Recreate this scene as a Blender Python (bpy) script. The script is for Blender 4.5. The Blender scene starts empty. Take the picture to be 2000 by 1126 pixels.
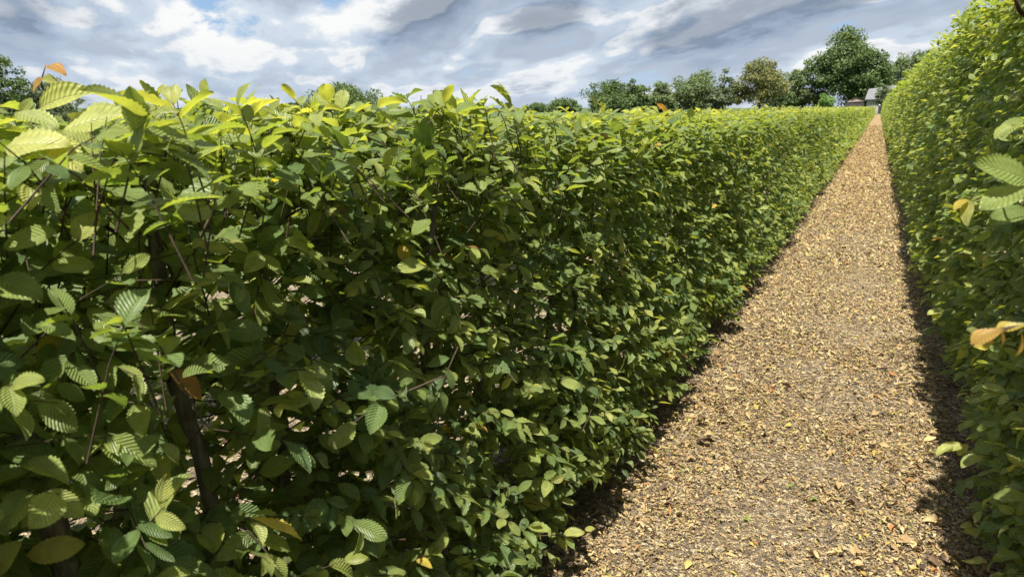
import bpy, math
import numpy as np
from mathutils import Vector, Matrix

rng = np.random.default_rng(7)
scene = bpy.context.scene
COL = scene.collection

# ------------------------------------------------------------------ camera
W, H, F = 2000.0, 1126.0, 1400.0          # picture size and focal length in picture pixels
VPX, VPY = 1718.0, 210.0                  # where the path vanishes
EYE = 1.60
_d = np.array([VPX - W / 2, -(VPY - H / 2), F]); _d /= np.linalg.norm(_d)
YAW = math.asin(_d[0]); PITCH = math.atan2(_d[1], _d[2])
CR = np.array([math.cos(YAW), math.sin(YAW), 0.0])
CF = np.array([-math.sin(YAW) * math.cos(PITCH), math.cos(YAW) * math.cos(PITCH), -math.sin(PITCH)])
CU = np.cross(CR, CF)
CAMP = np.array([0.0, 0.0, EYE])
cam = bpy.data.cameras.new('camera'); camo = bpy.data.objects.new('camera', cam); COL.objects.link(camo)
camo.matrix_world = Matrix(((CR[0], CU[0], -CF[0], 0), (CR[1], CU[1], -CF[1], 0), (CR[2], CU[2], -CF[2], EYE), (0, 0, 0, 1)))
cam.sensor_width = 36.0; cam.lens = F / W * 36.0
cam.clip_start = 0.05; cam.clip_end = 4000.0
cam.dof.use_dof = True; cam.dof.focus_distance = 2.6; cam.dof.aperture_fstop = 7.5
scene.camera = camo

def ray(px, py):
    return CR * ((px - W / 2) / F) + CU * (-(py - H / 2) / F) + CF
def at(px, py, depth):                    # a point at a given depth in front of the camera
    return CAMP + ray(px, py) * depth
def project(P):
    v = P - CAMP
    z = v @ CF
    zz = np.where(np.abs(z) < 1e-6, 1e-6, z)
    return W / 2 + F * (v @ CR) / zz, H / 2 - F * (v @ CU) / zz, z

# ------------------------------------------------------------------ light
SUN = np.array([0.048, -0.47, 0.87]); SUN /= np.linalg.norm(SUN)
SUN_EL = math.asin(SUN[2]); SUN_AZ = math.atan2(SUN[0], SUN[1])
scene.view_settings.view_transform = 'Standard'; scene.view_settings.look = 'None'
scene.view_settings.exposure = 1.20; scene.view_settings.gamma = 1.0
scene.view_settings.use_curve_mapping = False
sl = bpy.data.lights.new('sun', 'SUN'); sl.energy = 5.0; sl.angle = math.radians(0.53); sl.color = (1.0, 0.95, 0.86)
slo = bpy.data.objects.new('sun', sl); COL.objects.link(slo)
slo.rotation_euler = Vector(-SUN).to_track_quat('-Z', 'Y').to_euler()

# ------------------------------------------------------------------ node helpers
class NT:
    def __init__(s, tree): s.t = tree; s.n = tree.nodes; s.l = tree.links
    def add(s, typ, **kw):
        nd = s.n.new(typ)
        for k, v in kw.items(): setattr(nd, k, v)
        return nd
    def put(s, sock, v):
        if isinstance(v, bpy.types.NodeSocket): s.l.new(v, sock)
        elif v is not None: sock.default_value = v
    def math(s, op, a, b=None, c=None, clamp=False):
        nd = s.add('ShaderNodeMath', operation=op, use_clamp=clamp)
        s.put(nd.inputs[0], a)
        if b is not None: s.put(nd.inputs[1], b)
        if c is not None: s.put(nd.inputs[2], c)
        return nd.outputs[0]
    def vmath(s, op, a, b=None):
        nd = s.add('ShaderNodeVectorMath', operation=op); s.put(nd.inputs[0], a)
        if b is not None: s.put(nd.inputs[1], b)
        return nd.outputs[0]
    def comb(s, x, y, z):
        nd = s.add('ShaderNodeCombineXYZ'); s.put(nd.inputs[0], x); s.put(nd.inputs[1], y); s.put(nd.inputs[2], z); return nd.outputs[0]
    def sep(s, v):
        nd = s.add('ShaderNodeSeparateXYZ'); s.put(nd.inputs[0], v); return nd.outputs
    def noise(s, vec, scale, detail=4, rough=0.55, dist=0.0):
        nd = s.add('ShaderNodeTexNoise'); s.put(nd.inputs['Vector'], vec); s.put(nd.inputs['Scale'], scale)
        s.put(nd.inputs['Detail'], detail); s.put(nd.inputs['Roughness'], rough); s.put(nd.inputs['Distortion'], dist)
        return nd.outputs[0]
    def ramp(s, fac, stops, interp='LINEAR'):
        nd = s.add('ShaderNodeValToRGB'); cr = nd.color_ramp; cr.interpolation = interp
        while len(cr.elements) > 1: cr.elements.remove(cr.elements[-1])
        for i, (p, c) in enumerate(stops):
            e = cr.elements[0] if i == 0 else cr.elements.new(p)
            e.position = p; e.color = (*c, 1.0) if len(c) == 3 else c
        s.put(nd.inputs[0], fac); return nd.outputs[0]
    def mix(s, fac, a, b):
        nd = s.add('ShaderNodeMix', data_type='RGBA'); s.put(nd.inputs[0], fac)
        s.put(nd.inputs[6], (*a, 1.0) if isinstance(a, tuple) else a); s.put(nd.inputs[7], (*b, 1.0) if isinstance(b, tuple) else b)
        return nd.outputs[2]
    def scale(s, col, k):
        nd = s.add('ShaderNodeVectorMath', operation='SCALE'); s.put(nd.inputs[0], col); s.put(nd.inputs['Scale'], k); return nd.outputs[0]
    def smooth(s, x, a, b):
        nd = s.add('ShaderNodeMapRange', interpolation_type='SMOOTHSTEP'); s.put(nd.inputs[0], x)
        s.put(nd.inputs[1], a); s.put(nd.inputs[2], b); return nd.outputs[0]
    def attr(s, name, typ='GEOMETRY'):
        nd = s.add('ShaderNodeAttribute', attribute_name=name, attribute_type=typ); return nd

# ------------------------------------------------------------------ sky: Nishita blue behind a broken stratocumulus deck
world = bpy.data.worlds.new('World'); scene.world = world; world.use_nodes = True
world.cycles.sampling_method = 'MANUAL'; world.cycles.sample_map_resolution = 512
w = NT(world.node_tree); w.n.clear()
wo = w.add('ShaderNodeOutputWorld'); bg = w.add('ShaderNodeBackground'); bg.inputs['Strength'].default_value = 0.057
w.l.new(bg.outputs[0], wo.inputs[0])
sky = w.add('ShaderNodeTexSky', sky_type='NISHITA', sun_disc=False)
sky.sun_elevation = SUN_EL; sky.sun_rotation = SUN_AZ; sky.air_density = 1.0; sky.dust_density = 0.6; sky.ozone_density = 1.5
tc = w.add('ShaderNodeTexCoord').outputs['Generated']
dx, dy, dz = w.sep(tc)
SA = math.radians(46)                     # cloud streets run this far left of the path
ca, sa = math.cos(SA), math.sin(SA)
def cloud_plane(lift):
    den = w.math('MAXIMUM', w.math('ADD', dz, 0.20 + lift), 0.06)
    cxp = w.math('DIVIDE', dx, den); cyp = w.math('DIVIDE', dy, den)
    al = w.math('ADD', w.math('MULTIPLY', cxp, -sa), w.math('MULTIPLY', cyp, ca))
    ac = w.math('ADD', w.math('MULTIPLY', cxp, ca), w.math('MULTIPLY', cyp, sa))
    return al, ac, w.comb(w.math('MULTIPLY', al, 0.56), ac, 7.9)
def plane_of(px, py):
    v = ray(px, py); v = v / np.linalg.norm(v); q = v[:2] / (v[2] + 0.20)
    return -sa * q[0] + ca * q[1], ca * q[0] + sa * q[1]
# the larger cloud masses of the deck: direction, size along and across the streets, thickness
MASSES = [((90, 45), .45, .26, .10), ((330, 60), .25, .16, .055), ((780, 45), .50, .17, .15), ((690, 130), .40, .12, .07), ((1045, 45), .24, .13, .12), ((1400, 30), .55, .12, .08),
          ((1600, 25), .4, .10, .05), ((520, 60), .30, .12, -.03), ((430, 165), .5, .12, -.02), ((300, 110), .5, .25, .05), ((1250, 12), .20, .06, -.13), ((180, 190), .5, .2, .05), ((1050, 170), .5, .2, .05), ((950, 130), .35, .09, -.05), ((1370, 100), .3, .08, -.05), ((1120, 150), .4, .08, -.04)]
def cloud_density(lift, detail=10):
    al, ac, pv = cloud_plane(lift)
    lump = w.noise(pv, 0.95, 2, 0.5, 0.3)
    fine = w.noise(pv, 3.2, detail, 0.62, 0.12)
    d = w.math('ADD', w.math('MULTIPLY', lump, 0.85), w.math('MULTIPLY_ADD', fine, 0.80, -0.345))
    for pxy, sl_, sc_, k in MASSES:
        k = k * (1.8 if k > 0 else 1.0)
        a, c = plane_of(*pxy)
        ea = w.math('POWER', w.math('MULTIPLY', w.math('SUBTRACT', al, a), 1 / sl_), 2.0)
        ec = w.math('POWER', w.math('MULTIPLY', w.math('SUBTRACT', ac, c), 1 / sc_), 2.0)
        d = w.math('ADD', d, w.math('MULTIPLY', w.math('EXPONENT', w.math('MULTIPLY', w.math('ADD', ea, ec), -1.0)), k))
    return d
d0 = cloud_density(0.0)
edge = w.math('SUBTRACT', cloud_density(0.0, 5), cloud_density(0.030, 2))                            # lit shoulders against shaded undersides
body = w.ramp(w.smooth(d0, 0.34, 0.88), [(0.0, (5.2, 5.85, 6.6)), (0.13, (4.2, 4.95, 5.9)), (0.28, (3.1, 3.85, 4.95)), (0.50, (1.95, 2.5, 3.35)), (1.0, (1.35, 1.78, 2.45))])
lit = w.smooth(edge, 0.0, 0.10)
ccol = w.mix(w.math('MULTIPLY', lit, w.math('MULTIPLY_ADD', w.smooth(d0, 0.66, 0.46), 0.7, 0.2)), body, (7.6, 7.6, 7.5))
sh = w.smooth(edge, 0.0, -0.16)
ccol = w.mix(w.math('MULTIPLY', sh, 0.60), ccol, (2.5, 3.0, 3.9))
cover = w.smooth(d0, 0.25, 0.34)
full = w.mix(cover, w.mix(0.65, sky.outputs[0], (2.2, 3.7, 6.2)), ccol)
low = w.smooth(dz, 0.09, -0.01)                              # the deck pales towards the horizon
full = w.mix(w.math('MULTIPLY', low, 0.40), full, (4.4, 5.1, 6.1))
w.l.new(full, bg.inputs['Color'])

# ------------------------------------------------------------------ object helpers
def link(o, parent=None):
    COL.objects.link(o)
    if parent is not None: o.parent = parent
    return o
def tag(o, label=None, cat=None, group=None, kind=None):
    if label: o['label'] = label
    if cat: o['category'] = cat
    if group: o['group'] = group
    if kind: o['kind'] = kind
    return o
def empty(name, loc=(0, 0, 0), rz=0.0):
    o = bpy.data.objects.new(name, None); o.empty_display_size = 0.1
    o.location = loc; o.rotation_euler = (0, 0, rz); COL.objects.link(o); return o
def mesh_np(name, V, Q, mat, uv=None, tint=None, smooth=True):
    """V (n,3); Q (m,4) quads or (m,3) tris; uv (n,2) per vertex; tint (m,) per face"""
    me = bpy.data.meshes.new(name); k = Q.shape[1]; m = len(Q)
    me.vertices.add(len(V)); me.vertices.foreach_set('co', np.ascontiguousarray(V, np.float32).ravel())
    me.loops.add(m * k); me.loops.foreach_set('vertex_index', np.ascontiguousarray(Q, np.int32).ravel())
    me.polygons.add(m); me.polygons.foreach_set('loop_start', np.arange(0, m * k, k, dtype=np.int32))
    me.polygons.foreach_set('loop_total', np.full(m, k, np.int32))
    me.polygons.foreach_set('use_smooth', np.full(m, smooth, bool))
    if uv is not None:
        l = me.uv_layers.new(name='UVMap'); l.data.foreach_set('uv', np.ascontiguousarray(uv[Q.ravel()], np.float32).ravel())
    if tint is not None:
        a = me.attributes.new('tint', 'FLOAT', 'FACE'); a.data.foreach_set('value', np.ascontiguousarray(tint, np.float32))
    me.update(calc_edges=True)
    me.materials.append(mat); return me
class MB:
    def __init__(s): s.v = []; s.f = []
    def box(s, x0, x1, y0, y1, z0, z1):
        b = len(s.v); s.v += [(x, y, z) for z in (z0, z1) for y in (y0, y1) for x in (x0, x1)]
        s.f += [[b + i for i in q] for q in ((0, 2, 3, 1), (4, 5, 7, 6), (0, 1, 5, 4), (2, 6, 7, 3), (0, 4, 6, 2), (1, 3, 7, 5))]
        return s
    def poly(s, pts): b = len(s.v); s.v += [tuple(p) for p in pts]; s.f.append(list(range(b, b + len(pts)))); return s
    def hull8(s, low, high):               # two quads joined into a solid
        b = len(s.v); s.v += [tuple(p) for p in low] + [tuple(p) for p in high]
        s.f += [[b + 3, b + 2, b + 1, b], [b + 4, b + 5, b + 6, b + 7]] + [[b + i, b + (i + 1) % 4, b + 4 + (i + 1) % 4, b + 4 + i] for i in range(4)]
        return s
    def prism(s, prof, axis, a, c):        # profile of (u, z), pushed along x or y
        n = len(prof); b = len(s.v)
        for t in (a, c): s.v += [((t, u, z) if axis == 'x' else (u, t, z)) for u, z in prof]
        s.f += [list(range(b, b + n))[::-1], list(range(b + n, b + 2 * n))] + [[b + i, b + (i + 1) % n, b + n + (i + 1) % n, b + n + i] for i in range(n)]
        return s
    def tube(s, pts, rad, n=7, cap=True):
        pts = [Vector(p) for p in pts]; b0 = len(s.v)
        t0 = (pts[1] - pts[0]).normalized(); u = t0.orthogonal().normalized()
        for i, p in enumerate(pts):
            t = (pts[min(i + 1, len(pts) - 1)] - pts[max(i - 1, 0)]).normalized()
            u = (u - t * u.dot(t)).normalized(); v = t.cross(u)
            for k in range(n):
                a = 2 * math.pi * k / n; q = p + (u * math.cos(a) + v * math.sin(a)) * rad[i]; s.v.append(tuple(q))
        for i in range(len(pts) - 1):
            for k in range(n):
                a = b0 + i * n + k; c = b0 + i * n + (k + 1) % n; s.f.append([a, c, c + n, a + n])
        if cap:
            s.f.append([b0 + k for k in range(n)][::-1]); s.f.append([b0 + (len(pts) - 1) * n + k for k in range(n)])
        return s
    def mesh(s, name, mat, smooth=False):
        me = bpy.data.meshes.new(name); me.from_pydata(s.v, [], s.f); me.materials.append(mat)
        if smooth: me.polygons.foreach_set('use_smooth', [True] * len(me.polygons))
        me.update(); return me
    def build(s, name, mat, parent=None, smooth=False):
        return link(bpy.data.objects.new(name, s.mesh(name, mat, smooth)), parent)

# ------------------------------------------------------------------ materials
def new_mat(name):
    m = bpy.data.materials.new(name); m.use_nodes = True; t = NT(m.node_tree); t.n.clear()
    o = t.add('ShaderNodeOutputMaterial'); return m, t, o
def tint_input(t, base='tint'):
    return t.math('ADD', t.attr(base).outputs['Fac'], t.attr(base, 'OBJECT').outputs['Fac'])
def leaf_material():
    m, t, o = new_mat('hornbeam_leaf')
    tint = tint_input(t)
    uvx, uvy, _ = t.sep(t.add('ShaderNodeUVMap', uv_map='UVMap').outputs[0])
    au = t.math('ABSOLUTE', t.math('MULTIPLY_ADD', uvx, 2.0, -1.0))
    ph = t.math('FRACT', t.math('SUBTRACT', t.math('MULTIPLY', uvy, 11.0), t.math('MULTIPLY', au, 2.2)))
    vein = t.smooth(t.math('ABSOLUTE', t.math('SUBTRACT', ph, 0.5)), 0.16, 0.02)
    mid = t.smooth(au, 0.075, 0.02)
    vn = t.math('MAXIMUM', t.math('MULTIPLY', vein, 0.8), mid)
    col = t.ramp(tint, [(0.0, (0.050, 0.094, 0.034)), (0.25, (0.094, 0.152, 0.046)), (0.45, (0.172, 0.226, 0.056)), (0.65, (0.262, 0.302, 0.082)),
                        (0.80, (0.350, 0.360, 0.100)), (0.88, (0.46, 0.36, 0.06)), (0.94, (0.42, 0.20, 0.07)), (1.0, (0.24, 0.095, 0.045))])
    geo = t.add('ShaderNodeNewGeometry')
    mott = t.noise(geo.outputs['Position'], 70.0, 3, 0.6)
    col = t.mix(t.math('MULTIPLY', vn, 0.50), col, t.mix(0.5, t.scale(col, 1.2), (0.32, 0.38, 0.14)))
    k = t.math('MULTIPLY_ADD', mott, 0.7, 0.65)
    col = t.scale(col, k)
    col = t.mix(t.math('MULTIPLY', t.smooth(t.noise(geo.outputs['Position'], 38.0, 4, 0.7), 0.68, 0.74), 0.75), col, (0.15, 0.085, 0.035))   # blemishes
    back = t.mix(0.35, col, (0.16, 0.21, 0.09))
    colf = t.mix(geo.outputs['Backfacing'], col, back)
    bump = t.add('ShaderNodeBump'); bump.inputs['Strength'].default_value = 0.9; bump.inputs['Distance'].default_value = 0.0022
    tri = t.math('ABSOLUTE', t.math('SUBTRACT', ph, 0.5))
    t.l.new(t.math('SUBTRACT', t.math('MULTIPLY', tri, 1.6), t.math('MULTIPLY', mid, 0.5)), bump.inputs['Height'])
    p = t.add('ShaderNodeBsdfPrincipled'); t.l.new(colf, p.inputs['Base Color']); p.inputs['Roughness'].default_value = 0.47
    p.inputs['Specular IOR Level'].default_value = 0.52; t.l.new(bump.outputs[0], p.inputs['Normal'])
    tr = t.add('ShaderNodeBsdfTranslucent')
    trc = t.vmath('MULTIPLY', t.mix(0.5, col, t.scale(col, 2.4)), (1.40, 1.25, 0.45)); t.l.new(trc, tr.inputs[0])
    mx = t.add('ShaderNodeMixShader'); mx.inputs[0].default_value = 0.42
    t.l.new(p.outputs[0], mx.inputs[1]); t.l.new(tr.outputs[0], mx.inputs[2]); t.l.new(mx.outputs[0], o.inputs[0])
    return m
def litter_material():
    m, t, o = new_mat('dry_leaf')
    tint = tint_input(t)
    col = t.ramp(tint, [(0.0, (0.085, 0.054, 0.034)), (0.15, (0.19, 0.122, 0.072)), (0.35, (0.41, 0.278, 0.130)), (0.55, (0.55, 0.405, 0.190)),
                        (0.75, (0.66, 0.525, 0.29)), (0.86, (0.50, 0.42, 0.10)), (0.91, (0.46, 0.20, 0.07)), (0.95, (0.25, 0.30, 0.06)), (1.0, (0.16, 0.24, 0.05))])
    geo = t.add('ShaderNodeNewGeometry')
    col = t.scale(col, t.math('MULTIPLY_ADD', t.noise(geo.outputs['Position'], 160.0, 3, 0.6), 0.8, 0.27))
    p = t.add('ShaderNodeBsdfPrincipled'); t.l.new(col, p.inputs['Base Color']); p.inputs['Roughness'].default_value = 0.7
    p.inputs['Specular IOR Level'].default_value = 0.25
    tr = t.add('ShaderNodeBsdfTranslucent'); t.l.new(col, tr.inputs[0])
    mx = t.add('ShaderNodeMixShader'); mx.inputs[0].default_value = 0.15
    t.l.new(p.outputs[0], mx.inputs[1]); t.l.new(tr.outputs[0], mx.inputs[2]); t.l.new(mx.outputs[0], o.inputs[0])
    return m
def tree_leaf_material(name, c_dark, c_light):
    m, t, o = new_mat(name)
    col = t.mix(t.attr('tint').outputs['Fac'], c_dark, c_light)
    p = t.add('ShaderNodeBsdfPrincipled'); t.l.new(col, p.inputs['Base Color']); p.inputs['Roughness'].default_value = 0.55
    p.inputs['Specular IOR Level'].default_value = 0.3
    tr = t.add('ShaderNodeBsdfTranslucent'); t.l.new(t.vmath('MULTIPLY', col, (1.5, 1.4, 0.5)), tr.inputs[0])
    mx = t.add('ShaderNodeMixShader'); mx.inputs[0].default_value = 0.3
    t.l.new(p.outputs[0], mx.inputs[1]); t.l.new(tr.outputs[0], mx.inputs[2]); t.l.new(mx.outputs[0], o.inputs[0])
    return m
def noisy(name, c1, c2, scale, rough=0.8, bump=0.3, detail=6, stretch=(1, 1, 1), bdist=0.01, spec=0.3):
    m, t, o = new_mat(name)
    v = t.vmath('MULTIPLY', t.add('ShaderNodeNewGeometry').outputs['Position'], stretch)
    n = t.noise(v, scale, detail, 0.6)
    col = t.mix(t.smooth(n, 0.3, 0.7), c1, c2)
    p = t.add('ShaderNodeBsdfPrincipled'); t.l.new(col, p.inputs['Base Color']); p.inputs['Roughness'].default_value = rough
    p.inputs['Specular IOR Level'].default_value = spec
    if bump:
        b = t.add('ShaderNodeBump'); b.inputs['Strength'].default_value = bump; b.inputs['Distance'].default_value = bdist
        t.l.new(n, b.inputs['Height']); t.l.new(b.outputs[0], p.inputs['Normal'])
    t.l.new(p.outputs[0], o.inputs[0]); return m
def path_material():
    """dark mineral soil with fine crumbs; where leaves lie too far off to tell apart the same litter goes on as colour and relief"""
    m, t, o = new_mat('path_soil')
    pos = t.add('ShaderNodeNewGeometry').outputs['Position']; x, y, z = t.sep(pos)
    soil = t.mix(t.smooth(t.noise(pos, 45, 6, 0.65), 0.35, 0.7), (0.045, 0.039, 0.033), (0.13, 0.107, 0.081))
    vor = t.add('ShaderNodeTexVoronoi', feature='F1'); t.l.new(pos, vor.inputs['Vector']); vor.inputs['Scale'].default_value = 55
    crumb = t.ramp(t.sep(vor.outputs['Color'])[0], [(0.0, (0.09, 0.07, 0.05)), (0.4, (0.17, 0.13, 0.085)), (0.75, (0.36, 0.27, 0.15)), (1.0, (0.55, 0.46, 0.30))])
    soil = t.mix(t.smooth(t.noise(pos, 130, 3, 0.6), 0.42, 0.54), soil, crumb)
    vl = t.add('ShaderNodeTexVoronoi', feature='F1'); t.l.new(t.vmath('MULTIPLY', pos, (1.0, 0.6, 1.0)), vl.inputs['Vector']); vl.inputs['Scale'].default_value = 32
    lit = t.ramp(t.sep(vl.outputs['Color'])[0], [(0.0, (0.06, 0.040, 0.026)), (0.3, (0.19, 0.120, 0.065)), (0.7, (0.36, 0.245, 0.13)), (1.0, (0.52, 0.39, 0.22))])  # far litter colours darkened to carry the shadows between leaves
    lit = t.mix(t.smooth(t.noise(pos, 3.0, 4, 0.6), 0.62, 0.78), lit, soil)
    on = t.math('MULTIPLY', t.smooth(y, 10.0, 24.0), t.math('MULTIPLY', t.smooth(x, -0.80, -0.70), t.smooth(x, 0.50, 0.42)))
    col = t.scale(t.mix(on, soil, lit), 0.85)
    p = t.add('ShaderNodeBsdfPrincipled'); t.l.new(col, p.inputs['Base Color']); p.inputs['Roughness'].default_value = 0.9
    p.inputs['Specular IOR Level'].default_value = 0.2
    b = t.add('ShaderNodeBump'); b.inputs['Strength'].default_value = 0.8; b.inputs['Distance'].default_value = 0.012
    t.l.new(t.noise(pos, 60, 6, 0.65), b.inputs['Height']); t.l.new(b.outputs[0], p.inputs['Normal'])
    t.l.new(p.outputs[0], o.inputs[0]); return m

M_LEAF = leaf_material(); M_LIT = litter_material(); M_PATH = path_material()
M_BARK = noisy('hornbeam_bark', (0.075, 0.062, 0.050), (0.20, 0.17, 0.135), 55, 0.85, 0.6, stretch=(1, 1, 0.25), bdist=0.004)
M_TWIG = noisy('twig_bark', (0.030, 0.020, 0.013), (0.070, 0.046, 0.027), 120, 0.7, 0.2, bdist=0.001)
M_DRYTWIG = noisy('dry_twig', (0.13, 0.085, 0.055), (0.26, 0.18, 0.12), 150, 0.8, 0.2, bdist=0.001)
M_TREEBARK = noisy('oak_bark', (0.045, 0.036, 0.028), (0.10, 0.082, 0.062), 3.0, 0.9, 0.6, stretch=(1, 1, 0.3), bdist=0.1)
M_GRASS = noisy('lawn', (0.040, 0.068, 0.018), (0.085, 0.110, 0.034), 0.35, 0.9, 0.3, detail=10, bdist=0.03)

# ------------------------------------------------------------------ ground
def sheet(name, x0, x1, y0, y1, z, mat, nx=1, ny=1, rough=0.0):
    xs = np.linspace(x0, x1, nx + 1); ys = np.linspace(y0, y1, ny + 1) if not callable(ny) else ny()
    X, Y = np.meshgrid(xs, ys); Z = np.full_like(X, z)
    if rough:
        Z[:, 1:-1] += rng.normal(0, rough, Z[:, 1:-1].shape)
    V = np.stack([X.ravel(), Y.ravel(), Z.ravel()], 1); n1 = len(xs); m1 = len(ys)
    i = (np.arange(m1 - 1)[:, None] * n1 + np.arange(n1 - 1)[None]).ravel()
    Q = np.stack([i, i + 1, i + n1 + 1, i + n1], 1)
    o = link(bpy.data.objects.new(name, mesh_np(name, V, Q, mat))); o['kind'] = 'structure'; return o
sheet('ground', -1500, 1500, -60, 2500, -0.010, M_GRASS)
sheet('path', -5.2, 2.2, -3.0, 195.0, 0.0, M_PATH)

# ------------------------------------------------------------------ leaf shapes
def leaf_template(nl, na, fold, curl, twist, pleat, serr, seed, wave=0.03, width=0.275):
    r = np.random.default_rng(seed)
    v = np.linspace(0, 1, nl + 1); us = np.linspace(-1, 1, 2 * na + 1)
    wd = width * np.sin(np.pi * np.clip(v, 0, 1) ** 0.82) ** 0.72 * (1 - 0.10 * v)
    wd[0] = 0.012; wd[-1] = 0.004
    VV, UU = np.meshgrid(v, us, indexing='ij')
    wv = np.repeat(wd[:, None], len(us), 1)
    if serr:
        tooth = np.where(np.arange(nl + 1) % 2 == 0, 1.0, -1.0)[:, None] * serr
        wv = wv * (1 + tooth * (np.abs(UU) > 0.99))
    X = UU * wv; Y = VV + np.abs(UU) * wv * 0.28
    Y = Y / max(1.0, Y.max())
    Z = fold * np.abs(X) - curl * VV ** 2 - 0.15 * curl * VV
    Z = Z + pleat * np.where((np.arange(nl + 1) % 2 == 0)[:, None], 1.0, -1.0) * np.abs(UU) ** 0.7 * (wv / 0.3)
    Z = Z + wave * np.sin(VV * 7 + UU * 2 + r.uniform(0, 6)) * np.abs(UU)
    a = twist * VV
    X2 = X * np.cos(a) - Z * np.sin(a); Z2 = X * np.sin(a) + Z * np.cos(a)
    P = np.stack([X2.ravel(), Y.ravel(), Z2.ravel()], 1)
    uv = np.stack([(UU.ravel() + 1) / 2, VV.ravel()], 1); n1 = len(us)
    i = (np.arange(nl)[:, None] * n1 + np.arange(n1 - 1)[None]).ravel()
    return P, np.stack([i, i + 1, i + n1 + 1, i + n1], 1), uv
SH = [(0.25, 0.10, 0.2), (0.40, 0.22, -0.3), (0.12, 0.16, 0.1), (0.55, 0.30, 0.4), (0.20, 0.35, -0.15), (-0.10, 0.12, 0.35), (0.30, -0.05, -0.5), (0.45, 0.18, 0.0)]
T_HERO = [leaf_template(22, 2, f, c, tw, [.010, .020, .014, .008, .017, .012, .022, .009][i], 0.055, 10 + i, width=[.275, .25, .30, .26, .285, .24, .27, .31][i]) for i, (f, c, tw) in enumerate(SH)]
T_HI = [leaf_template(11, 2, f, c, tw, [.010, .020, .014, .008, .017, .012, .022, .009][i], 0.06, 30 + i, width=[.275, .25, .30, .26, .285, .24, .27, .31][i]) for i, (f, c, tw) in enumerate(SH)]
T_MID = [leaf_template(4, 1, f, c, tw, 0.012, 0.08, 50 + i) for i, (f, c, tw) in enumerate(SH)]
T_LOW = [leaf_template(2, 1, f, c, tw, 0.0, 0.0, 70 + i) for i, (f, c, tw) in enumerate(SH)]
def far_template(f, c):
    P = np.array([(0, 0, 0), (0.27, 0.45, 0.27 * f - 0.1 * c), (0, 1, -c), (-0.27, 0.45, 0.27 * f - 0.1 * c)], float)
    return P, np.array([[0, 1, 2, 3]]), np.array([(0.5, 0), (1, 0.45), (0.5, 1), (0, 0.45)])
T_FAR = [far_template(f, c) for f, c, _ in SH]
LODS = {'hi': T_HI, 'mid': T_MID, 'low': T_LOW, 'far': T_FAR}

def frames(D, N):
    """rotation matrices whose columns are (x, y = leaf axis D, z = leaf normal near N)"""
    Yv = D / np.linalg.norm(D, axis=1, keepdims=True)
    Zv = N - Yv * np.sum(N * Yv, 1, keepdims=True); Zv /= np.linalg.norm(Zv, axis=1, keepdims=True) + 1e-9
    Xv = np.cross(Yv, Zv)
    return np.stack([Xv, Yv, Zv], 2)
def scatter(templates, P, R, S, T, var):
    Vs, Qs, Us, Ts = [], [], [], []; off = 0
    for k, (tv, tq, tu) in enumerate(templates):
        s = np.nonzero(var == k)[0]
        if not len(s): continue
        V = np.einsum('nij,kj->nki', R[s] * S[s][:, None, None], tv) + P[s][:, None, :]
        n, kk = len(s), len(tv)
        Q = tq[None] + (np.arange(n) * kk)[:, None, None] + off
        Vs.append(V.reshape(-1, 3)); Qs.append(Q.reshape(-1, 4)); Us.append(np.tile(tu, (n, 1))); Ts.append(np.repeat(T[s], len(tq)))
        off += n * kk
    return np.concatenate(Vs), np.concatenate(Qs), np.concatenate(Us), np.concatenate(Ts)
def join_np(parts):
    Vs, Qs, Us, Ts = [], [], [], []; off = 0
    for V, Q, U, T in parts:
        Vs.append(V); Qs.append(Q + off); Us.append(U); Ts.append(T); off += len(V)
    return np.concatenate(Vs), np.concatenate(Qs), np.concatenate(Us), np.concatenate(Ts)

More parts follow.
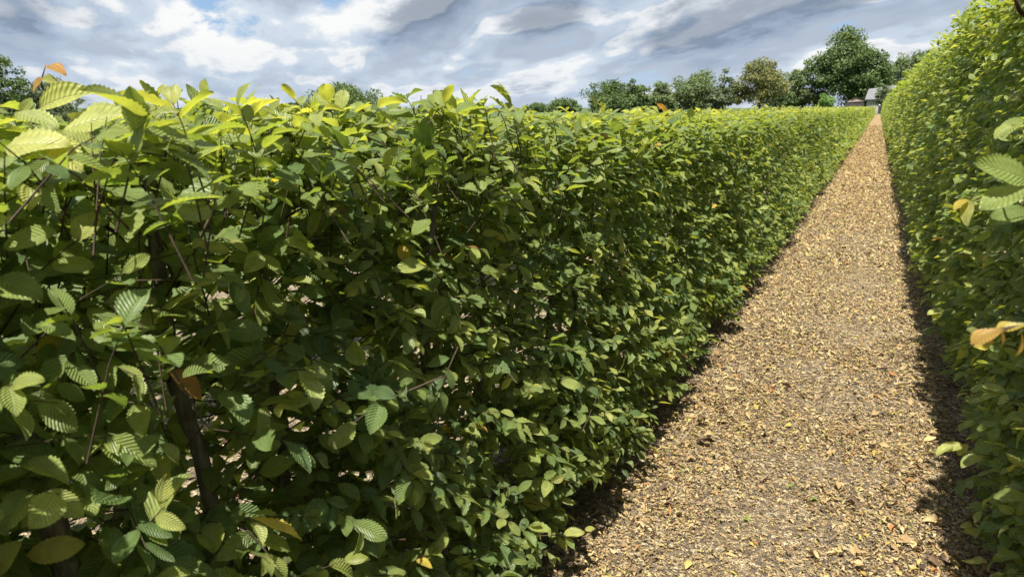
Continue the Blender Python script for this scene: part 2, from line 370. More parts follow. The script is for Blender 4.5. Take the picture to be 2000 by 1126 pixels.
# ------------------------------------------------------------------ hedges
def lumps(y, z, seed, amp):
    r = np.random.default_rng(seed); s = 0
    for k in range(7):
        fy, fz = r.uniform(1.0, 9.0), r.uniform(1.0, 7.0)
        s = s + np.sin(y * fy + r.uniform(0, 6.3)) * np.sin(z * fz + r.uniform(0, 6.3)) / (1 + 0.25 * fy)
    return s * amp
def shoots_to_leaves(B, Dr, L, n_out, tip_young, base_tint, r, size, nleaf, droop=0.35):
    """each shoot: alternate leaves on both sides in a flattened spray"""
    ns = len(B); m = nleaf
    t = (np.arange(m)[None] + r.uniform(0.2, 0.8, (ns, m))) / m
    Dn = Dr / np.linalg.norm(Dr, axis=1, keepdims=True)
    up = np.tile(np.array([0, 0, 1.0]), (ns, 1)) + r.normal(0, 0.25, (ns, 3))
    side = np.cross(Dn, up); side /= np.linalg.norm(side, axis=1, keepdims=True) + 1e-9
    sg = np.where((np.arange(m)[None] + r.integers(0, 2, (ns, 1))) % 2 == 0, 1.0, -1.0)
    P = B[:, None] + Dn[:, None] * (t * L[:, None])[..., None]
    sag = -0.10 * (t ** 2) * L[:, None]; P[..., 2] += sag
    k = (1 - 0.55 * t)[..., None]
    D = Dn[:, None] * (1.05 - 0.55 * k) + side[:, None] * sg[..., None] * k * 0.95 + np.array([0, 0, -droop]) + r.normal(0, 0.24, (ns, m, 3))
    N = np.array([0, 0, 0.75]) + n_out[:, None] * 0.55 + r.normal(0, 0.30, (ns, m, 3))
    S = size * np.clip(r.lognormal(-0.04, 0.25, (ns, m)), 0.45, 1.6) * (1 - 0.45 * np.clip((t - 0.6) / 0.4, 0, 1) * r.uniform(0.3, 1, (ns, 1)))
    T = base_tint[:, None] + r.normal(0, 0.055, (ns, m)) + tip_young[:, None] * np.clip((t - 0.45) / 0.55, 0, 1) ** 1.3
    T = np.minimum(T, r.uniform(0.58, 0.78, (ns, m)))
    rare = r.uniform(size=(ns, m)); T = np.where(rare < 0.0035, r.uniform(0.84, 0.97, (ns, m)), T)
    return P.reshape(-1, 3), D.reshape(-1, 3), N.reshape(-1, 3), S.ravel(), np.clip(T, 0.02, 0.99).ravel()

class Hedge:
    def __init__(s, xface, out, height, thick, seed, top_amp=0.03):
        s.x = xface; s.o = out; s.h = height; s.t = thick; s.r = np.random.default_rng(seed); s.seed = seed; s.ta = top_amp; s.rise = 0.0; s.batter = 0.0; s.proud = 0.095; s.near = 2.4
        s.leaves = {k: [] for k in LODS}; s.shoots = []
    def face_x(s, y, z):
        belly = 0.035 * np.sin(np.pi * np.clip(z / s.h, 0, 1)) - 0.08 * np.clip(1 - z / 0.28, 0, 1) - 0.09 * np.clip((z - s.h + 0.16) / 0.16, 0, 1) ** 2
        wob = 0.014 * np.sin(y * 0.83 + s.seed) + 0.010 * np.sin(y * 2.1 + 1.7 * s.seed)
        return s.x + s.o * (belly + wob - s.batter * z / s.h + lumps(y, z, s.seed, 0.031))
    def top_z(s, y, x):
        return s.h + 0.012 * np.sin(y * 0.61 + s.seed) + lumps(y * 1.3, x * 2.0, s.seed + 5, s.ta * 0.7) + s.rise * np.clip((2.6 - y) / 1.0, 0, 1)
    def add(s, lod, y0, y1, per_m2, size, where, nleaf=7, depth=0.13, twigs=False, L=0.16, zmin=0.15, gap=0.0, young=1.0):
        r = s.r
        if where == 'face' or where == 'rear':
            n = int((y1 - y0) * s.h * per_m2 / nleaf); y = r.uniform(y0, y1, n); z = r.uniform(zmin, s.h, n) ; z = z + s.rise * np.clip((2.6 - y) / 1.0, 0, 1) * (z / s.h) ** 3
            o = s.o if where == 'face' else -s.o
            x = s.face_x(y, z) if where == 'face' else s.x - s.o * s.t + o * lumps(y, z, s.seed + 9, 0.02)
            N = np.stack([np.full(n, float(o)), np.zeros(n), np.zeros(n)], 1); P = np.stack([x, y, z], 1)
        else:
            n = int((y1 - y0) * s.t * per_m2 / nleaf); y = r.uniform(y0, y1, n); x = s.x - s.o * r.uniform(0.02, s.t, n)
            P = np.stack([x, y, s.top_z(y, x)], 1); N = np.tile(np.array([0, 0, 1.0]), (n, 1))
        clump = lumps(P[:, 1] * 2.2, P[:, 2] * 2.2 + P[:, 0] * 3, s.seed + 2, 0.5)
        keep = r.uniform(size=n) > np.clip(gap - clump * 0.35 * (gap > 0), 0, 0.95); P, N, clump = P[keep], N[keep], clump[keep]; n = len(P)
        dep = r.exponential(depth, n); dep = np.minimum(dep, s.t * 0.7)
        dep = np.where(r.uniform(size=n) < (0.25 if where == 'face' else 0.10), -r.uniform(0.01, s.proud if where == 'face' else 0.02, n), dep)      # shoots that have grown out since the last cut
        Ls = L * r.uniform(0.6, 1.35, n)
        Dr = N * 0.95 + np.array([0, 0, 0.22]) + r.normal(0, 0.42, (n, 3))
        if where == 'top': Dr += r.normal(0, 0.5, (n, 3)) * np.array([1, 1, 0.2])
        if where != 'top': Dr[:, 2] = np.where(P[:, 2] > s.h - 0.22, np.abs(Dr[:, 2]) + 0.15, Dr[:, 2])   # no shoot starts above the clipped top
        Dn = Dr / np.linalg.norm(Dr, axis=1, keepdims=True)
        B = P - N * dep[:, None] - Dn * (Ls * 0.9)[:, None]
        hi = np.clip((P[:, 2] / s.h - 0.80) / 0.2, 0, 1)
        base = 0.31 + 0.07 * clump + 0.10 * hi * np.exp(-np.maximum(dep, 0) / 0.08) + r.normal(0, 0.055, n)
        ty = young * (r.uniform(size=n) < (0.36 + 0.40 * hi)) * r.uniform(0.15, 0.56, n) * np.exp(-np.maximum(dep, -.02) / 0.06)  # yellower shoot tips: young growth, with the look of sun-caught tips in the colour
        ty = np.where((dep < 0) & (r.uniform(size=n) < 0.7), np.maximum(ty, young * r.uniform(0.25, 0.6, n)), ty)
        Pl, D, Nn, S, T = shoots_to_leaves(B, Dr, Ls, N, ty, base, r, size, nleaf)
        ok = (Pl[:, 2] > 0.05)
        d = np.linalg.norm(Pl - CAMP, axis=1); ok &= d > 0.55
        s.leaves[lod].append(tuple(a[ok] for a in (Pl, D, Nn, S, T)))
        if twigs: s.shoots.append((B, Dn, Ls))
    def finish(s, root, hero_extra, n_hero=300, gaps=()):
        r = s.r
        packs = {k: [np.concatenate(c) for c in zip(*v)] for k, v in s.leaves.items() if v}
        # thin places: nothing grows close in front of the given lines (bare stems, the single leaves set by hand)
        lines = [(np.array(a), np.array(b), w_) for a, b, w_ in gaps]
        lines += [(np.array(h[0]), np.array(h[0]) + np.array(h[1]) / np.linalg.norm(h[1]) * h[3], 0.022 if h[3] > .05 else 0.012) for h in hero_extra]
        for k in ('hi', 'mid'):
            if k not in packs or not lines: continue
            P = packs[k][0] + packs[k][1] / np.linalg.norm(packs[k][1], axis=1, keepdims=True) * packs[k][3][:, None] * .5
            keep = np.ones(len(P), bool)
            for a, b, w_ in lines:
                ab = b - a; n = np.cross(ab, (a + b) / 2 - CAMP); n /= np.linalg.norm(n)   # the sight plane of the line
                dist = np.abs((P - CAMP) @ n); t = ((P - a) @ ab) / (ab @ ab)
                front = np.linalg.norm(P - CAMP, axis=1) < np.linalg.norm((a + b) / 2 - CAMP) + 0.01
                keep &= ~((dist < w_) & (t > -.12) & (t < 1.12) & front)
            packs[k] = [c[keep] for c in packs[k]]
        if 'hi' in packs:                  # full detail only where the eye can resolve it
            P = packs['hi'][0]; u, v, z = project(P); d = np.linalg.norm(P - CAMP, axis=1)
            hi = (d < s.near) & (z > 0) & (u > -160) & (u < W + 160) & (v > -160) & (v < H + 160)
            back = [a[~hi] for a in packs['hi']]; packs['hi'] = [a[hi] for a in packs['hi']]
            packs['mid'] = [np.concatenate([a, b]) for a, b in zip(packs['mid'], back)] if 'mid' in packs else back
        # the leaves that show largest: nearest in their patch of the picture
        P, D, N, S, T = packs['hi']
        C = P + D / np.linalg.norm(D, axis=1, keepdims=True) * S[:, None] * 0.5
        u, v, z = project(C); px = S * F / np.maximum(z, 0.05)
        Rr = frames(D, N); facing = np.abs(np.einsum('ni,ni->n', Rr[:, :, 2], (CAMP - C) / np.linalg.norm(CAMP - C, axis=1, keepdims=True)))
        inside = (z > 0.3) & (u > 4) & (u < W - 4) & (v > 4) & (v < H - 4)
        idx = np.nonzero(inside)[0]; order = idx[np.argsort(z[idx])]
        taken = np.zeros((int(H // 12) + 8, int(W // 12) + 8), bool); free = []
        for i in order:
            a, b = int(v[i] // 12) + 2, int(u[i] // 12) + 2; q = max(1, int(px[i] * 0.28 // 12))
            patch = taken[max(0, a - q):a + q + 1, max(0, b - q):b + q + 1]
            if patch.mean() < 0.34: free.append(i)
            patch[:] = True
        free = np.array(free, int); score = px[free] * (0.35 + facing[free])
        best = free[np.argsort(-score)][:max(0, n_hero - len(hero_extra))]
        mask = np.ones(len(P), bool); mask[best] = False
        meshes = [mesh_np('leaf', tv, tq, M_LEAF, tu) for tv, tq, tu in T_HERO]
        def put(p, R, sc, tint, var):
            o = bpy.data.objects.new('leaf', meshes[var]); o['tint'] = float(tint)
            M = np.eye(4); M[:3, :3] = R * sc; M[:3, 3] = p
            o.parent = root; o.matrix_world = Matrix(M.tolist()); COL.objects.link(o)
        rp = np.array(root.location)
        for i in best: put(P[i] - rp, Rr[i], S[i], T[i], int(r.integers(0, len(meshes))))
        for (p, dd, nn, sc, ti, var) in hero_extra:
            put(np.array(p) - rp, frames(np.array([dd]), np.array([nn]))[0], sc, ti, var)
        packs['hi'] = [a[mask] for a in packs['hi']]
        parts = []
        for k, (P, D, N, S, T) in packs.items():
            if not len(P): continue
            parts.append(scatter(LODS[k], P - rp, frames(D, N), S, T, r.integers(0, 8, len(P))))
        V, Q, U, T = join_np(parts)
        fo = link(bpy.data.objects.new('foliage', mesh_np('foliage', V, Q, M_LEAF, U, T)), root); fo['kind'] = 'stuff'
        # thin shoots that carry the near leaves, one tangle of twigs
        if s.shoots:
            mb = MB()
            for B, Dn, Ls in s.shoots:
                for b, d, l in zip(B, Dn, Ls):
                    e = b + d * l; e2 = b + d * l * 0.5; e[2] -= 0.1 * l; e2[2] -= 0.025 * l
                    bk = b - d * 0.05 - np.array([0, 0, 0.03])
                    mb.tube([bk - rp, e2 - rp, e - rp], [0.0020, 0.0014, 0.0007], 3, False)
            to = mb.build('twigs', M_TWIG, root, True); to['kind'] = 'stuff'
        print('hedge', root.name, {k: len(v[0]) for k, v in packs.items()}, 'faces', len(Q))

def hero_leaf(base, tip, db, dt, nrm, tint, var=0, stretch=1.0):
    """a single leaf from its stalk end to its tip, each at its own distance from the eye"""
    a, b = at(*base, db), at(*tip, db + 0.3 * (dt - db)); d = b - a
    return (a, d, np.array(nrm, float), float(np.linalg.norm(d)) * stretch, tint, var)
TOCAM = np.array([0.55, -0.75, 0.25])

# --- left hedge, chest high
LX = -0.82
lh = Hedge(LX, +1, 1.568, 0.75, 101, 0.030)
lh.rise = 0.032; lh.batter = 0.24
lh.add('hi', -0.15, 1.1, 3100, 0.061, 'face', depth=0.14, twigs=True, gap=0.16)
lh.add('hi', 1.1, 3.0, 2600, 0.057, 'face', depth=0.10, twigs=True)
lh.add('mid', 3.0, 6.5, 2100, 0.061, 'face', depth=0.09)
lh.add('low', 6.5, 17, 1400, 0.069, 'face', depth=0.08)
lh.add('far', 17, 42, 700, 0.095, 'face', depth=0.07)
lh.add('far', 42, 100, 190, 0.155, 'face', depth=0.06)
lh.add('far', 100, 192, 100, 0.21, 'face', depth=0.05)
lh.add('hi', -0.15, 2.2, 1500, 0.060, 'top', depth=0.07, twigs=True, gap=0.1, young=1.1, L=0.115)
lh.add('mid', 2.2, 6.5, 1100, 0.060, 'top', depth=0.06, young=1.3)
lh.add('low', 6.5, 17, 900, 0.064, 'top', depth=0.05, young=1.3)
lh.add('far', 17, 42, 450, 0.085, 'top', depth=0.05)
lh.add('far', 42, 192, 80, 0.18, 'top', depth=0.04)
lh.add('low', -1.5, -0.15, 1000, 0.07, 'face', depth=0.10); lh.add('far', -1.5, -0.15, 600, 0.08, 'top', depth=0.05)
lh.add('mid', -0.6, 2.5, 2000, 0.072, 'rear', depth=0.14, gap=0.1)
lh.add('far', 2.5, 9, 1000, 0.072, 'rear', depth=0.10)
lroot = empty('hedge', (LX - 0.38, 3.0, 0.0))
tag(lroot, 'chest-high clipped hornbeam hedge with dark stems showing, on the left of the path', 'hedge', 'clipped hornbeam hedges')
HL = []
# the sunlit leaves and reddish shoot that stand up at the near end
for args in [((8, 290), (122, 262), .98, .92, (0.2, -0.7, 0.9), .80, 2), ((95, 262), (155, 330), .99, .93, (0.3, -0.6, 0.8), .79, 0),
             ((118, 258), (243, 210), 1.10, 1.04, (0.1, -0.8, 0.7), .72, 0), ((200, 300), (112, 258), 1.06, 1.0, (0.2, -0.8, 0.75), .70, 6),
             ((78, 212), (160, 160), 1.10, 1.05, (0.4, -0.5, 0.3), .76, 3), ((92, 128), (122, 135), 1.12, 1.05, (0.1, -0.2, 1), .93, 1),
             ((84, 152), (56, 172), 1.12, 1.10, (0.2, -0.8, 0.5), .925, 4), ((84, 150), (106, 158), 1.12, 1.08, (0.3, -0.6, 0.5), .74, 1),
             ((30, 220), (110, 235), 1.05, 1.0, (0.2, -0.3, 1), .66, 2), ((110, 450), (2, 480), 1.0, .94, (0.4, -0.6, 0.8), .50, 0),
             ((-10, 545), (75, 570), .98, .93, (0.3, -0.7, 0.9), .47, 2), ((52, 1085), (158, 1058), 1.02, 1.02, (0.45, -0.8, 0.5), .82, 5),
             ((-30, 1126), (28, 1060), .96, .96, (0.5, -0.8, 0.4), .79, 2), ((185, 520), (98, 515), 1.05, 1.0, (0.3, -0.6, 0.8), .60, 0),
             ((120, 910), (0, 860), 1.0, .95, (0.3, -0.6, 0.9), .30, 1), ((45, 905), (132, 915), .97, .93, (0.1, -0.3, 1), .55, 3),
             ((220, 500), (262, 400), 1.25, 1.2, (0.4, -0.8, 0.4), .42, 0), ((300, 640), (258, 632), 1.28, 1.2, (0.4, -0.7, 0.6), .80, 1),
             ((290, 625), (328, 630), 1.28, 1.22, (0.4, -0.7, 0.6), .78, 3), ((590, 635), (540, 672), 1.62, 1.55, (0.4, -0.7, 0.6), .74, 0),
             ((595, 632), (628, 660), 1.62, 1.55, (0.4, -0.7, 0.6), .72, 3), ((780, 478), (798, 512), 1.75, 1.70, (0.5, -0.8, 0.4), .89, 2),
             ((1090, 1050), (1108, 1073), 2.42, 2.38, (0.3, -0.5, 0.9), .66, 0), ((1092, 1040), (1070, 1045), 2.42, 2.42, (0.2, -0.3, 1), .60, 2),
             ((1100, 1042), (1142, 1036), 2.42, 2.4, (0.2, -0.4, 1), .76, 1), ((1140, 1034), (1163, 1030), 2.44, 2.42, (0.2, -0.4, 1), .78, 0),
             ((1075, 985), (1022, 978), 2.45, 2.40, (0.2, -0.5, 0.9), .72, 0), ((1030, 985), (1052, 995), 2.42, 2.38, (0.2, -0.6, 0.8), .74, 1),
             ((400, 910), (440, 965), 1.42, 1.36, (0.4, -0.6, 0.7), .40, 0), ((340, 985), (240, 1005), 1.34, 1.28, (0.2, -0.4, 1), .62, 3)]:
    HL.append(hero_leaf(*args))
def through(px, py, x):                    # where the sight line through a pixel meets the plane of stems
    v = ray(px, py); return CAMP + v * (x / v[0])
SX = LX - 0.31
GAPS = [(through(336, 735, SX), through(390, 875, SX), .028), (through(296, 430, SX), through(312, 520, SX), .024), (through(84, 925, SX + .04), through(112, 1045, SX + .04), .035), (through(520, 660, SX - .06), through(532, 740, SX - .06), .016)]
lh.finish(lroot, HL, gaps=GAPS)

def rp_pts(root, pts): l = np.array(root.location); return [np.array(p) - l for p in pts]
def stem(root, pts, rad, name='trunk', mat=None, n=9):
    return MB().tube(rp_pts(root, pts), rad, n).build(name, mat or M_BARK, root, True)
# stems of the left hedge
a0 = through(392, 890, SX); a1 = through(340, 742, SX - 0.005); a2 = through(308, 505, SX); a3 = through(283, 350, SX - 0.01)
stem(lroot, [(a0[0] + 0.01, a0[1] + 0.09, 0.0), (a0 + [0, 0.03, -0.3]), a0, a1, a2, a3, a3 + [0.0, -0.02, 0.05]], [.022, .019, .0155, .0145, .0125, .009, .004])
stem(lroot, [a3 + [0, 0, -0.02], through(240, 318, SX + .04), through(180, 280, SX + .09)], [.006, .0045, .002], 'branch', M_TWIG, 6)
stem(lroot, [a2 + [0, 0, .06], through(345, 560, SX + .05), through(420, 405, SX + .12), through(468, 380, SX + .15)], [.004, .0036, .003, .0015], 'branch', M_TWIG, 6)
b0 = through(112, 1045, SX + 0.04); b1 = through(85, 930, SX + 0.04); b2 = through(18, 750, SX + 0.03)
stem(lroot, [(b0[0], b0[1] + 0.07, 0.0), b0 + [0, 0.03, -0.3], b0, b1, b2, b2 + [0, -0.04, 0.2], b2 + [0.02, -0.05, 0.36]], [.026, .023, .0205, .0195, .017, .011, .004])
c0 = through(535, 760, SX - 0.06); c1 = through(512, 440, SX - 0.06)
stem(lroot, [(c0[0], c0[1] + 0.05, 0.0), c0, c1, c1 + [0.02, 0, 0.15]], [.014, .011, .007, .003])
for i in range(15):
    y = 1.65 + i * 0.42 + rng.uniform(-.08, .08); x = SX + rng.uniform(-.05, .05); r0 = rng.uniform(.013, .022)
    stem(lroot, [(x, y, 0), (x + rng.normal(0, .02), y + rng.normal(0, .03), .5), (x + rng.normal(0, .03), y + rng.normal(0, .05), 1.0), (x + rng.normal(0, .05), y + rng.normal(0, .08), 1.47)], [r0, r0 * .8, r0 * .55, r0 * .25])
for px0, py0, px1, py1 in [(395, 560, 500, 470), (330, 742, 205, 748), (520, 470, 600, 400), (700, 640, 640, 560), (250, 470, 130, 420), (60, 640, 160, 610)]:
    p0 = through(px0, py0, SX); p1 = through(px1, py1, SX + .07)
    stem(lroot, [p0, (p0 + p1) / 2 + [0, 0, .012], p1], [.0045, .0032, .0014], 'branch', M_TWIG, 6)
# shoots that stand proud of the clipped top
for (px, py, tx, ty, dep) in [(82, 215, 88, 132, 1.12), (338, 255, 346, 196, 1.35), (430, 255, 442, 200, 1.5), (810, 215, 822, 186, 2.1), (965, 232, 990, 200, 2.35), (536, 250, 537, 232, 1.7)]:
    p0 = at(px, py, dep + .06); p1 = at(tx, ty, dep); k = rng.normal(0, .006, 3)
    stem(lroot, [p0 - [.02, -.02, .07], p0 * .7 + p1 * .3 + k, p0 * .35 + p1 * .65 - k, p1], [.0024, .0020, .0016, .0008], 'shoot', M_TWIG, 5)
stem(lroot, [through(1030, 1046, LX - .02), at(1090, 1044, 2.42), at(1142, 1034, 2.43)], [.0025, .0018, .001], 'shoot', M_TWIG, 5)

# --- right hedge, taller than a person
RX = 0.505
rh = Hedge(RX, -1, 2.41, 0.8, 202, 0.03); rh.batter = 0.20; rh.proud = 0.06; rh.near = 3.3
rh.add('hi', 1.3, 3.8, 1900, 0.068, 'face', depth=0.09, twigs=True)
rh.add('mid', 3.8, 8.5, 1450, 0.072, 'face', depth=0.08)
rh.add('low', 8.5, 19, 950, 0.083, 'face', depth=0.07)
rh.add('far', 19, 42, 560, 0.10, 'face', depth=0.06)
rh.add('far', 42, 100, 160, 0.14, 'face', depth=0.05)
rh.add('far', 100, 190, 90, 0.21, 'face', depth=0.05)
rh.add('low', 1.3, 8.5, 500, 0.075, 'top', depth=0.05, young=1.3)
rh.add('far', 8.5, 19, 500, 0.075, 'top', depth=0.05, young=1.3)
rh.add('far', 19, 190, 40, 0.20, 'top', depth=0.04)
rh.add('low', -1.2, 1.3, 900, 0.078, 'face', depth=0.08); rh.add('far', -1.2, 1.3, 500, 0.085, 'top', depth=0.05)
rh.add('far', -1.2, 12, 300, 0.075, 'rear', depth=0.12)
rroot = empty('hedge', (RX + 0.4, 4.0, 0.0))
tag(rroot, 'tall clipped hornbeam hedge rising above eye level along the right edge of the path', 'hedge', 'clipped hornbeam hedges')
HR = []
for args in [((2010, 352), (1916, 312), .98, .92, (-0.5, -0.7, 0.5), .44, 0), ((2015, 362), (1920, 392), .98, .93, (-0.3, -0.5, 0.8), .48, 2),
             ((1895, 392), (1880, 432), 1.15, 1.12, (-0.5, -0.8, 0.4), .76, 4), ((1892, 390), (1862, 402), 1.15, 1.12, (-0.2, -0.6, 0.8), .87, 1),
             ((1898, 392), (1925, 380), 1.15, 1.14, (-0.3, -0.6, 0.8), .70, 3), ((2005, 408), (1935, 432), 1.05, 1.0, (-0.4, -0.8, 0.5), .36, 0),
             ((1955, 640), (1900, 660), .66, .62, (0.1, 0.25, 1), .912, 2), ((2010, 632), (1950, 634), .68, .65, (0.1, 0.2, 1), .87, 2),
             ((1958, 646), (1962, 680), .66, .65, (0.7, -0.2, 0.2), .925, 2), ((1995, 650), (2003, 695), .67, .66, (0.8, -0.2, 0.2), .91, 4),
             ((1955, 645), (1932, 666), .66, .65, (0.3, 0.5, 0.5), .93, 0),
             ((1985, 245), (1942, 258), 1.3, 1.25, (-0.3, -0.6, 0.7), .62, 1), ((1995, 230), (1955, 262), 1.35, 1.3, (-0.3, -0.6, 0.7), .50, 0),
             ((1880, 868), (1835, 876), 2.7, 2.65, (-0.2, -0.4, 1), .76, 0), ((1862, 870), (1828, 880), 2.68, 2.62, (-0.2, -0.5, 1), .72, 1), ((1890, 866), (1870, 885), 2.72, 2.68, (-0.3, -0.5, .9), .70, 2),
             ((1845, 606), (1812, 610), 4.2, 4.15, (-0.2, -0.4, 1), .74, 0), ((1840, 602), (1822, 622), 4.2, 4.15, (-0.2, -0.5, 1), .72, 2)]:
    HR.append(hero_leaf(*args))
rh.finish(rroot, HR)
for pts, rad in [([(0.62, .9, 1.42), at(2040, 355, 1.0), at(1998, 352, .99), at(1900, 392, 1.16)], [.004, .003, .002, .001]),
                 ([(0.58, .62, 1.36), at(2030, 634, .69), at(1955, 641, .665)], [.003, .0022, .0012]),
                 ([at(2040, 60, 2.9), at(1992, 22, 2.75), at(1978, -20, 2.7)], [.012, .009, .007])]:
    stem(rroot, pts, rad, 'shoot', M_TWIG, 6)
for i in range(7):
    y = 2.2 + i * 0.5; x = RX + .3 + rng.uniform(-.05, .05)
    stem(rroot, [(x, y, 0), (x, y + rng.normal(0, .04), 1.0), (x, y + rng.normal(0, .06), 2.05)], [.022, .016, .006])

# --- the next hedge of the garden, glimpsed through the gaps of the left hedge
bh = Hedge(-3.05, +1, 1.32, 0.6, 303, 0.03)
bh.add('hi', 0.2, 0.6, 20, 0.07, 'face')
bh.add('far', -0.6, 13, 800, 0.078, 'face', depth=0.07); bh.add('far', -0.6, 13, 600, 0.07, 'top', depth=0.05)
broot = empty('hedge', (-3.35, 3.5, 0.0))
tag(broot, 'low clipped hedge glimpsed through gaps at the near end of the left hedge', 'hedge', 'clipped hornbeam hedges')
bh.finish(broot, [], 0)

# ------------------------------------------------------------------ leaf litter
def litter_template(seed, nl=4):
    r = np.random.default_rng(seed)
    P, Q, U = leaf_template(nl, 1, r.uniform(0.3, 1.9), r.uniform(-0.6, 0.5), r.uniform(-1.6, 1.6), 0.02, 0.10, seed, wave=0.10, width=[.05, .30, .24, .16, .28, .08, .26, .20, .12, .28][seed % 10])
    P[:, 2] += r.normal(0, 0.03, len(P)); P = P - [0, 0.5, 0]; P[:, 2] -= P[:, 2].min(); return P, Q, U
T_LIT = [litter_template(400 + i) for i in range(10)]; T_LITM = [litter_template(430 + i, 2) for i in range(10)]
T_LITF = []
for i in range(10):
    q = far_template(rng.uniform(-1.2, 1.6), rng.uniform(-.4, .4)); q[0][:, 0] *= rng.uniform(.35, 1.1); q[0][:, 1] -= .5; q[0][:, 2] -= q[0][:, 2].min(); T_LITF.append(q)
def bare(x, y):                            # where feet have rubbed the path down to the soil
    s = 0
    for cx, cy, rx, ry, k in [(-.19, 2.75, .26, .20, .80), (-.07, 3.3, .25, .14, .75), (-.26, 3.25, .14, .20, .6), (-.02, 4.15, .28, .22, .7), (-.15, 4.5, .3, .3, .45), (0, 5.6, .22, .4, .6), (.02, 7.4, .2, .6, .55), (-.05, 9.5, .2, .8, .4), (-.3, 2.4, .3, .2, .6)]:
        s = np.maximum(s, k * np.exp(-((x - cx) / rx) ** 2 - ((y - cy) / ry) ** 2))
    return s
def lay(y0, y1, per_m2, size, xs=(-0.98, 0.66), k=1.0):
    n = int((y1 - y0) * (xs[1] - xs[0]) * per_m2); x = rng.uniform(*xs, n); y = rng.uniform(y0, y1, n)
    b = 0.66 * bare(x, y) + 0.16 * np.clip(lumps(x * 3, y * 2, 77, 0.6), 0, 1)
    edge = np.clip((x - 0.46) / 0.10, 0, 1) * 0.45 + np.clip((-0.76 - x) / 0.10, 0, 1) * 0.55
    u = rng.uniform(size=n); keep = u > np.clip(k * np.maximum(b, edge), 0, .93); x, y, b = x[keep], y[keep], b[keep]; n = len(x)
    z = rng.uniform(0.001, 0.014, n) * (1 - 0.7 * np.clip(b * 1.4, 0, 1))
    S = size * rng.lognormal(0, 0.34, n) * (1 - 0.45 * np.clip(b * 1.5, 0, 1))
    N = np.stack([rng.normal(0, .30, n), rng.normal(0, .30, n), np.where(rng.uniform(size=n) < .3, -1.0, 1.0)], 1)
    a = rng.uniform(0, 2 * np.pi, n); D = np.stack([np.cos(a), np.sin(a), rng.normal(0, .22, n)], 1)
    T = np.clip(rng.normal(.43, .24, n), 0, .80); q = rng.uniform(size=n)
    T = np.where(q < .012, rng.uniform(.93, 1.0, n), np.where(q < .05, rng.uniform(.88, .92, n), np.where(q < .10, rng.uniform(.82, .87, n), T)))
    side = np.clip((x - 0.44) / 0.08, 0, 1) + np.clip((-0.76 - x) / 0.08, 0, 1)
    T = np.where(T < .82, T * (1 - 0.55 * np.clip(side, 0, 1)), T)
    return np.stack([x, y, z + 0.3 * S * (N[:, 2] < 0)], 1), D, N, S, T
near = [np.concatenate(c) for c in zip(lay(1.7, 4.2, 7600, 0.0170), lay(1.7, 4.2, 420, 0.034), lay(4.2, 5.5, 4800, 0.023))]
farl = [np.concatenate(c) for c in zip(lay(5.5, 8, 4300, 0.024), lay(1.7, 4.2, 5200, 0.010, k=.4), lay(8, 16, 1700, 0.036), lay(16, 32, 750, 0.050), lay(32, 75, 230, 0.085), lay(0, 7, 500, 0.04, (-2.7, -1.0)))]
P, D, N, S, T = near
R = frames(D, N); u, v, z = project(P)
vis = (u > 1130) & (u < 1880) & (v < H - 6) & (v > 500) & (P[:, 0] > -0.70) & (P[:, 0] < 0.44) & (P[:, 2] > 0.007)
idx = np.nonzero(vis)[0]; best = idx[np.argsort(-(S[idx] / z[idx]))][:300]
lm = [mesh_np('fallen_leaf', tv, tq, M_LIT, tu) for tv, tq, tu in T_LIT]
GREEN = 0
for i in best:
    o = bpy.data.objects.new('fallen_leaf', lm[int(rng.integers(0, 10))]); o['tint'] = float(T[i])
    M = np.eye(4); M[:3, :3] = R[i] * S[i]; M[:3, 3] = P[i] + [0, 0, .004]; o.matrix_world = Matrix(M.tolist()); COL.objects.link(o)
    t = T[i]
    if t >= .93: tag(o, 'small green leaf lying fresh among the dry litter of the path', 'leaf', 'green leaves fallen on the path')
    elif t >= .88: tag(o, 'rusty orange dry leaf lying loose on the path', 'leaf', 'orange leaves fallen on the path')
    elif t >= .82: tag(o, 'dull yellow fallen leaf lying loose on the path', 'leaf', 'yellow leaves fallen on the path')
    elif t < .33: tag(o, 'dark brown curled dry leaf lying loose on the path', 'leaf', 'brown leaves fallen on the path')
    else: tag(o, 'pale tan curled dry leaf lying loose on the path', 'leaf', 'tan leaves fallen on the path')
mask = np.ones(len(P), bool); mask[best] = False
parts = [scatter(T_LITM, P[mask], R[mask], S[mask], T[mask], rng.integers(0, 10, mask.sum()))]
P, D, N, S, T = farl; parts.append(scatter(T_LITF, P, frames(D, N), S, T, rng.integers(0, 10, len(P))))
V, Q, U, T = join_np(parts)
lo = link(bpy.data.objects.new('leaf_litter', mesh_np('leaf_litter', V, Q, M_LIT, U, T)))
tag(lo, 'carpet of dry tan leaves covering the path', 'leaf litter', kind='stuff'); print('litter faces', len(Q))
